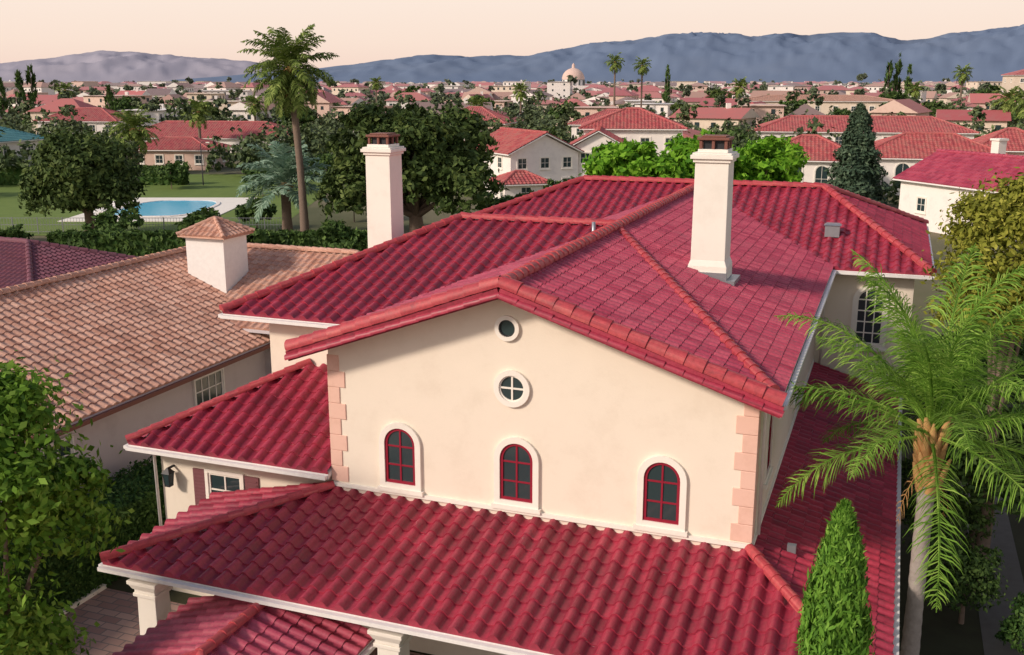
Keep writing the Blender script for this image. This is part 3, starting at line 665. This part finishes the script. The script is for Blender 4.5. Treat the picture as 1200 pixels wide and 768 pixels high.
for X,Y,r,h,mt in ((12.6,26,1.2,2.4,'leaf_mid'),(13.6,24,1.0,1.8,'leaf_hedge'),(13.2,29,1.4,3.0,'leaf_mid'),(11.4,19.2,.9,1.8,'leaf_cyp'),(9.3,17.6,.9,2.0,'leaf_mid'),(10.4,15.5,.9,1.6,'leaf_hedge'),(16.5,26,1.6,3,'leaf_hedge'),(12.3,31.5,1.5,3.2,'leaf_mid'),(-11.4,22.6,.6,1.0,'leaf_cyp')):
    shrub("shrub",X,Y,r,h,4200,.07,mt)
for X,Y,r,h in ((-36,92,3,3.6),(-29,95,2.6,3.2),(-50,93,3.2,3.8),(-14,84,2.6,3.0),(-23,86,2.4,2.8),(-44,88,2.4,2.6),(2,100,3,4.5),(6,110,3.5,5),(-1,104,3,4),(-26,104,2.4,3.5),(-12,104,3,5),(-17,110,2.6,4),(10,118,3,5),(-33,136,3,4),(-27,150,3.5,5),(-48,145,3,4)):
    shrub("garden_shrub",X,Y,r,h,1800,.26,'leaf_mid')

# ============================================================ distant town and tree mass
mb=MB(); mt=['wht_st','crm_st','pinkst','far_tile','town_tan','town_brown','glass']
foot=[(17.8,154,14),(12,143,9),(1.5,142,12),(-8,228,14),(57,142,17),(39.5,138,13),(73,152,11),(62,186,23),(46,104,14),(-58,181,14),(-60,212,24),(-84,164,14),(92,318,30),(205,410,20),(-41,121,16),(-50,140,24),(40,120,7),(-95,235,14),(22,215,14)]
rs=random.Random(5)
def thouse(x,y,w,d,h,rh,rot,wm,rm,win):
    c,s=math.cos(rot),math.sin(rot); T=lambda a,b_,z:(x+a*c-b_*s,y+a*s+b_*c,z)
    vs=[T(i*w/2,j*d/2,z) for z in (0,h) for i,j in ((-1,-1),(1,-1),(1,1),(-1,1))]
    mb.add(vs,[(0,1,5,4),(1,2,6,5),(2,3,7,6),(3,0,4,7)],wm)
    o=.7; e=[T(i*(w/2+o),j*(d/2+o),h) for i,j in ((-1,-1),(1,-1),(1,1),(-1,1))]
    gab=rs.random()<.45; ins=0 if gab else min(d/2+o,w/2)
    r=[T(-w/2-o+ins,0,h+rh),T(w/2+o-ins,0,h+rh)]
    mb.add(e+r,[(0,1,5,4),(2,3,4,5)],rm); mb.add(e+r,[(1,2,5),(3,0,4)],wm if gab else rm); mb.add(e,[(3,2,1,0)],wm)
    if win:
        nst=max(1,int(h/2.9)); nx=max(2,int(w/3.2))
        for sN in range(nst):
            zc=h/nst*(sN+.55)
            for i in range(nx):
                xx=-w/2+w*(i+.5)/nx
                mb.add([T(xx-.55,-d/2-.03,zc-.65),T(xx+.55,-d/2-.03,zc-.65),T(xx+.55,-d/2-.03,zc+.65),T(xx-.55,-d/2-.03,zc+.65)],[(0,1,2,3)],6)
            for j in (-.25,.25):
                mb.add([T(-w/2-.03,j*d-.5,zc-.6),T(-w/2-.03,j*d+.5,zc-.6),T(-w/2-.03,j*d+.5,zc+.6),T(-w/2-.03,j*d-.5,zc+.6)],[(0,1,2,3)],6)
        if rs.random()<.4: 
            q=T(w*.2,0,0); mb.cbox(q[0],q[1],h,h+rh+1.0,1.0,None,0)
Y=175.0
while Y<3400:
    dY=27 if Y<650 else 27+(Y-650)*.03; X=-.56*Y-20
    while X<.56*Y+20:
        dx=24 if Y<650 else 24+(Y-650)*.018
        x=X+rs.uniform(-6,6); y=Y+rs.uniform(-9,9); X+=dx*rs.uniform(.85,1.5)
        if rs.random()<.20 or any((x-a)**2+(y-b_)**2<(r+10)**2 for a,b_,r in foot): continue
        w=rs.uniform(8,21);d=rs.uniform(7.5,12.5);h=rs.choice([3.2,3.4,5.8,6.2,6.8,7.6]); 
        if Y>420 and rs.random()<.22: h*=1.5; w*=1.35
        if Y>650: w*=1.2; d*=1.15; h=rs.choice([4,5,6,7.5,9,11])
        if w<d: w,d=d,w
        rot=(math.pi/2 if rs.random()<.5 else 0)-.25+rs.uniform(-.35,.35)
        wm=rs.choice([0,0,0,1,1,2]); rm=rs.choices([3,4,5],[.58,.26,.16])[0]
        if rs.random()<.12: thouse(x,y,w*1.2,d*1.2,h*1.3,.25,rot,wm,wm,Y<900)
        else: thouse(x,y,w,d,h,rs.uniform(1.6,3.6),rot,wm,rm,Y<900)
        if rs.random()<.5: thouse(x+w*.5*math.cos(rot),y+w*.5*math.sin(rot)-3,w*.45,d*.75,3.0,1.6,rot+rs.choice([0,math.pi/2]),wm,rm,False)
    Y+=dY
mb.obj("distant_town",mt)
Cs=[];Ns=[];Sz=[]
def addtree(x,y,r,h,n,size):
    L=[(x,y,h-r*.9,r,r,r*.85)]
    for i in range(3):
        a=rs.uniform(0,6.3); L.append((x+r*.6*math.cos(a),y+r*.6*math.sin(a),h-r*rs.uniform(.8,1.5),r*.6,r*.6,r*.55))
    P,Nn=crown_pts(L,n,.14,8,-.6,.6); Cs.append(P);Ns.append(Nn);Sz.append(np.full(len(P),size))
def clear(x,y,pad): return not any((x-a)**2+(y-b_)**2<(r*.8+pad)**2 for a,b_,r in foot)
for _ in range(4300):
    y=128*math.exp(rs.random()*math.log(3400/128)); x=rs.uniform(-.56,.56)*y
    if not clear(x,y,3): continue
    if y<150 and -40<x<80: continue
    r=rs.uniform(1.7,4.0)*(1 if y<600 else 1.45); h=r*rs.uniform(1.7,2.4)
    if rs.random()<.10: r*=.5; h*=1.5
    n=220 if y<260 else (90 if y<600 else 36); addtree(x,y,r,h,n,.44 if y<260 else (.75 if y<600 else 1.6))
for _ in range(44):
    x=rs.uniform(8,78); y=rs.uniform(108,126)
    if clear(x,y,2) and not(35<x<62 and y<116): addtree(x,y,rs.uniform(1.2,2.2),rs.uniform(2,3.4),300,.34)
C=np.concatenate(Cs);Nn=np.concatenate(Ns);S=np.concatenate(Sz); V=leafquads(C,Nn,S,.6)
mesh_np("distant_trees",V,np.arange(len(V)).reshape(-1,4),'leaf_far')
mb=MB(); mb.cbox(0,0,0,14,30,22,0); seg=24
mb.tube([(0,0,14),(0,0,19)],[9,9],24,0); vs=[];fs=[]; rings=8
prof=[(9.3*math.cos(math.pi/2*i/rings),19+9*math.sin(math.pi/2*i/rings)) for i in range(rings)]+[(1.2,28.2),(1.2,30.5),(.1,32)]
for r,z in prof:
    for k in range(seg): vs.append((r*math.cos(2*math.pi*k/seg),r*math.sin(2*math.pi*k/seg),z))
for i in range(len(prof)-1):
    for k in range(seg): j=(k+1)%seg; fs.append((i*seg+k,i*seg+j,(i+1)*seg+j,(i+1)*seg+k))
mb.add(vs,fs,1,True)
for k in range(12):
    an=2*math.pi*k/12; mb.cbox(9.1*math.cos(an),9.1*math.sin(an),14.5,18.5,1.2,None,2)
d_=mb.obj("domed_church",['wht_st','pinkst','glass']); d_.location=(50,860,-3)

# ============================================================ ground etc.
def sheet(name,pts,z,mat,rot=0):
    me=bpy.data.meshes.new(name); me.from_pydata([(x,y,z) for x,y in pts],[],[tuple(range(len(pts)))]); me.materials.append(mat)
    o=bpy.data.objects.new(name,me); o.rotation_euler=(0,0,rot); sc.collection.objects.link(o); return o
gm=mat_noise("dry_ground",[(.06,.075,.03),(.12,.12,.06),(.20,.16,.11)],.03,.95,0,detail=8,pos=[.35,.5,.68],haze=True)
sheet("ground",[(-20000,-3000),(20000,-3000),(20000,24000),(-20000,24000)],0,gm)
lm=mat_noise("lawn_grass",[(.09,.15,.03),(.18,.25,.055)],.6,.9,.3,.03,20)
sheet("lawn",[(-72,100),(-24,100),(-26,168),(-80,168)],.02,lm)
sheet("garden_soil",[(-24,2),(8,2),(8,60),(-24,60)],.004,mat_noise("garden_soil",[(.03,.025,.015),(.05,.055,.025)],1.5,.95,.3,.02,12),-AL)
m,nt,b=newmat("brick_paving"); br=N(nt,"ShaderNodeTexBrick"); br.inputs["Scale"].default_value=1.0
br.inputs["Color1"].default_value=(.26,.15,.13,1); br.inputs["Color2"].default_value=(.38,.25,.21,1); br.inputs["Mortar"].default_value=(.16,.13,.12,1)
br.inputs["Brick Width"].default_value=.6; br.inputs["Row Height"].default_value=.3; br.inputs["Mortar Size"].default_value=.02
nt.links.new(objcoord(nt,1),br.inputs["Vector"]); nt.links.new(br.outputs[0],b.inputs["Base Color"]); b.inputs["Roughness"].default_value=.85
sheet("brick_courtyard",[(-21.2,4),(-9,4),(-9,22),(-21.2,22)],.012,m,-AL)
sheet("side_path",[(3.2,8),(4.6,8),(4.6,40),(3.2,40)],.012,mat_noise("path_concrete",[(.10,.09,.085),(.16,.15,.14)],3,.9),-AL)
mb=MB(); mb.box(-21.35,-21.2,4,22,0,.13)
k=mb.obj("paving_kerb",['trim']); group("courtyard_kerb",[k],(-21,13,0))
mb=MB(); mb.box(-49,-33,110,133,.03,.10,0)
o=mb.obj("deck",['trim'])
m,nt,b=newmat("pool_water"); b.inputs["Base Color"].default_value=(.02,.42,.66,1); b.inputs["Roughness"].default_value=.25; b.inputs["Specular IOR Level"].default_value=.3
bump(nt,b,noisetex(nt,1.2,3).outputs[0],.3,.08)
mb=MB(); pts=[]
for i in range(32):
    an=2*math.pi*i/32; pts.append((-41+5.2*math.copysign(abs(math.cos(an))**.6,math.cos(an)),121.5+8.0*math.copysign(abs(math.sin(an))**.7,math.sin(an)),.13))
mb.add(pts,[tuple(range(32))],0); wt=mb.obj("water",[m])
mb=MB()
for i in range(32):
    p=pts[i];q=pts[(i+1)%32]; mb.beam((p[0],p[1],.14),(q[0],q[1],.14),.45,.12,0)
cp=mb.obj("coping",['wht_st']); group("swimming_pool",[o,wt,cp],(-41,121,0),0)
for i in range(4):
    mb=MB(); x=-47; y=114+i*3.2; mb.box(x-.3,x+.3,y-.9,y+.5,.38,.46,0); mb.beam((x,y+.5,.42),(x,y+1.05,.95),.6,.07,0)
    for dx in (-.25,.25):
        for dy in (-.8,.4): mb.box(x+dx-.03,x+dx+.03,y+dy-.03,y+dy+.03,.1,.38,0)
    mb.obj("sun_lounger",['white'])
mb=MB(); x=-62
while x<-22:
    mb.box(x-.04,x+.04,101-.04,101.04,0,1.7); x+=2.5
for z in (.25,.95,1.62): mb.box(-62,-22,100.98,101.02,z-.025,z+.025)
x=-62
while x<-22: mb.box(x-.012,x+.012,100.99,101.01,.25,1.62); x+=.3
mb.obj("iron_fence",['metal'])
for X,Y,h in ((-45,150,6),(-58,128,6),(-30,140,5.5)):
    mb=MB(); mb.tube([(0,0,0),(0,0,h)],[.09,.06],8); mb.tube([(0,0,h),(.3,0,h+.25),(1.0,0,h+.2)],[.05,.05,.04],6); mb.cbox(1.05,0,h+.08,h+.22,.5,.25,1)
    o=mb.obj("street_lamp",['iron','trim']); o.location=(X,Y,0)
# ============================================================ mountains
def range_(name,us,vs_,dist,depth,mat,seed,nx=420,ny=46):
    u=np.linspace(us[0],us[-1],nx); pv=np.interp(u,us,vs_); hgt=(95-pv)/1234*dist+H; xs=(u-600)/1234*dist
    V=[]
    for j in range(ny):
        t=j/(ny-1); y=dist+depth*(t-.6)
        env=(math.sin(math.pi*.5*min(1,t/.6)))**1.15 if t<.6 else math.cos((t-.6)/.4*math.pi/2)
        for i in range(nx):
            q=Vector((xs[i]/750+seed,y/1100,seed)); rg=1-abs(noise.fractal(q,1,2.1,5))*1.6
            f=noise.fractal(Vector((xs[i]/200,y/300,seed+5)),1,2,3)
            k=env*(hgt[i]+15)*( (.71+.29*rg) if abs(t-.6)>.01 else (.71+.29*rg)*.2+.8 )+f*hgt[i]*.04*env
            V.append((xs[i]*(y/dist),y,k-15))
    V=np.array(V); I=np.arange(nx-1); Q=np.concatenate([np.stack([j*nx+I,j*nx+I+1,(j+1)*nx+I+1,(j+1)*nx+I],1) for j in range(ny-1)])
    o=mesh_np(name,V,Q,mat); o.data.polygons.foreach_set("use_smooth",[True]*len(Q)); return o
M['mtn']=mat_noise("haze_blue_mountain",[(.125,.175,.275),(.155,.205,.30),(.185,.225,.30)],.0012,1,0,spec=0,detail=8)  # bluish tint of distant air put into the mountain colour
M['mtn2']=mat_noise("hazy_mountain",[(.30,.30,.37),(.35,.33,.38)],.0012,1,0,spec=0,detail=8)  # paler colour paints thicker haze onto the farther hills
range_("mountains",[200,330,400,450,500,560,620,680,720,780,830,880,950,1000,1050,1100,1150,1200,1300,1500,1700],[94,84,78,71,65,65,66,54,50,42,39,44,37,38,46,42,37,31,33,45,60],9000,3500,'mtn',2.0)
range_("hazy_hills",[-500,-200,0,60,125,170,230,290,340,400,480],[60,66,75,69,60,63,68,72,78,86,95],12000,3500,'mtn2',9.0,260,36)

# ============================================================ camera, light, world
cam=bpy.data.cameras.new("camera"); cam.lens=36; cam.sensor_width=36; cam.clip_end=40000; cam.clip_start=.1
co=bpy.data.objects.new("camera",cam); co.location=(0,0,H); co.rotation_euler=(math.radians(90-13.54),0,0); sc.collection.objects.link(co); sc.camera=co
sd=Vector((-.76,-.45,.50)).normalized(); el=math.asin(sd.z); rot=math.atan2(sd.x,sd.y)
sun=bpy.data.lights.new("sun",'SUN'); sun.energy=3.3; sun.angle=math.radians(7); sun.color=(1,.84,.70)
so=bpy.data.objects.new("sun",sun); so.rotation_euler=(-sd).to_track_quat('-Z','Y').to_euler(); so.location=(0,0,60); sc.collection.objects.link(so)
w=bpy.data.worlds.new("World"); sc.world=w; w.use_nodes=True; nt=w.node_tree; nt.nodes.clear()
sky=N(nt,"ShaderNodeTexSky",sky_type='NISHITA'); sky.sun_disc=False; sky.sun_elevation=el; sky.sun_rotation=rot%(2*math.pi); sky.dust_density=2
b1=N(nt,"ShaderNodeBackground"); b1.inputs[1].default_value=.13; nt.links.new(sky.outputs[0],b1.inputs[0])
tc=N(nt,"ShaderNodeTexCoord"); sp=N(nt,"ShaderNodeSeparateXYZ"); nt.links.new(tc.outputs["Generated"],sp.inputs[0])
r=ramp(nt,[(.90,.67,.57),(.96,.77,.65),(1.0,.88,.78)],[0,.035,.12]); nt.links.new(sp.outputs[2],r.inputs[0])
b2=N(nt,"ShaderNodeBackground"); b2.inputs[1].default_value=1.0; nt.links.new(r.outputs[0],b2.inputs[0])
mr_=N(nt,"ShaderNodeMapRange",interpolation_type='SMOOTHSTEP'); mr_.inputs[1].default_value=.13; mr_.inputs[2].default_value=.7; nt.links.new(sp.outputs[2],mr_.inputs[0])
ms=N(nt,"ShaderNodeMixShader"); nt.links.new(mr_.outputs[0],ms.inputs[0]); nt.links.new(b2.outputs[0],ms.inputs[1]); nt.links.new(b1.outputs[0],ms.inputs[2])
out=N(nt,"ShaderNodeOutputWorld"); nt.links.new(ms.outputs[0],out.inputs[0])
sc.view_settings.view_transform='Standard'; sc.view_settings.look='None'; sc.view_settings.exposure=0
print("objects",len(bpy.data.objects))
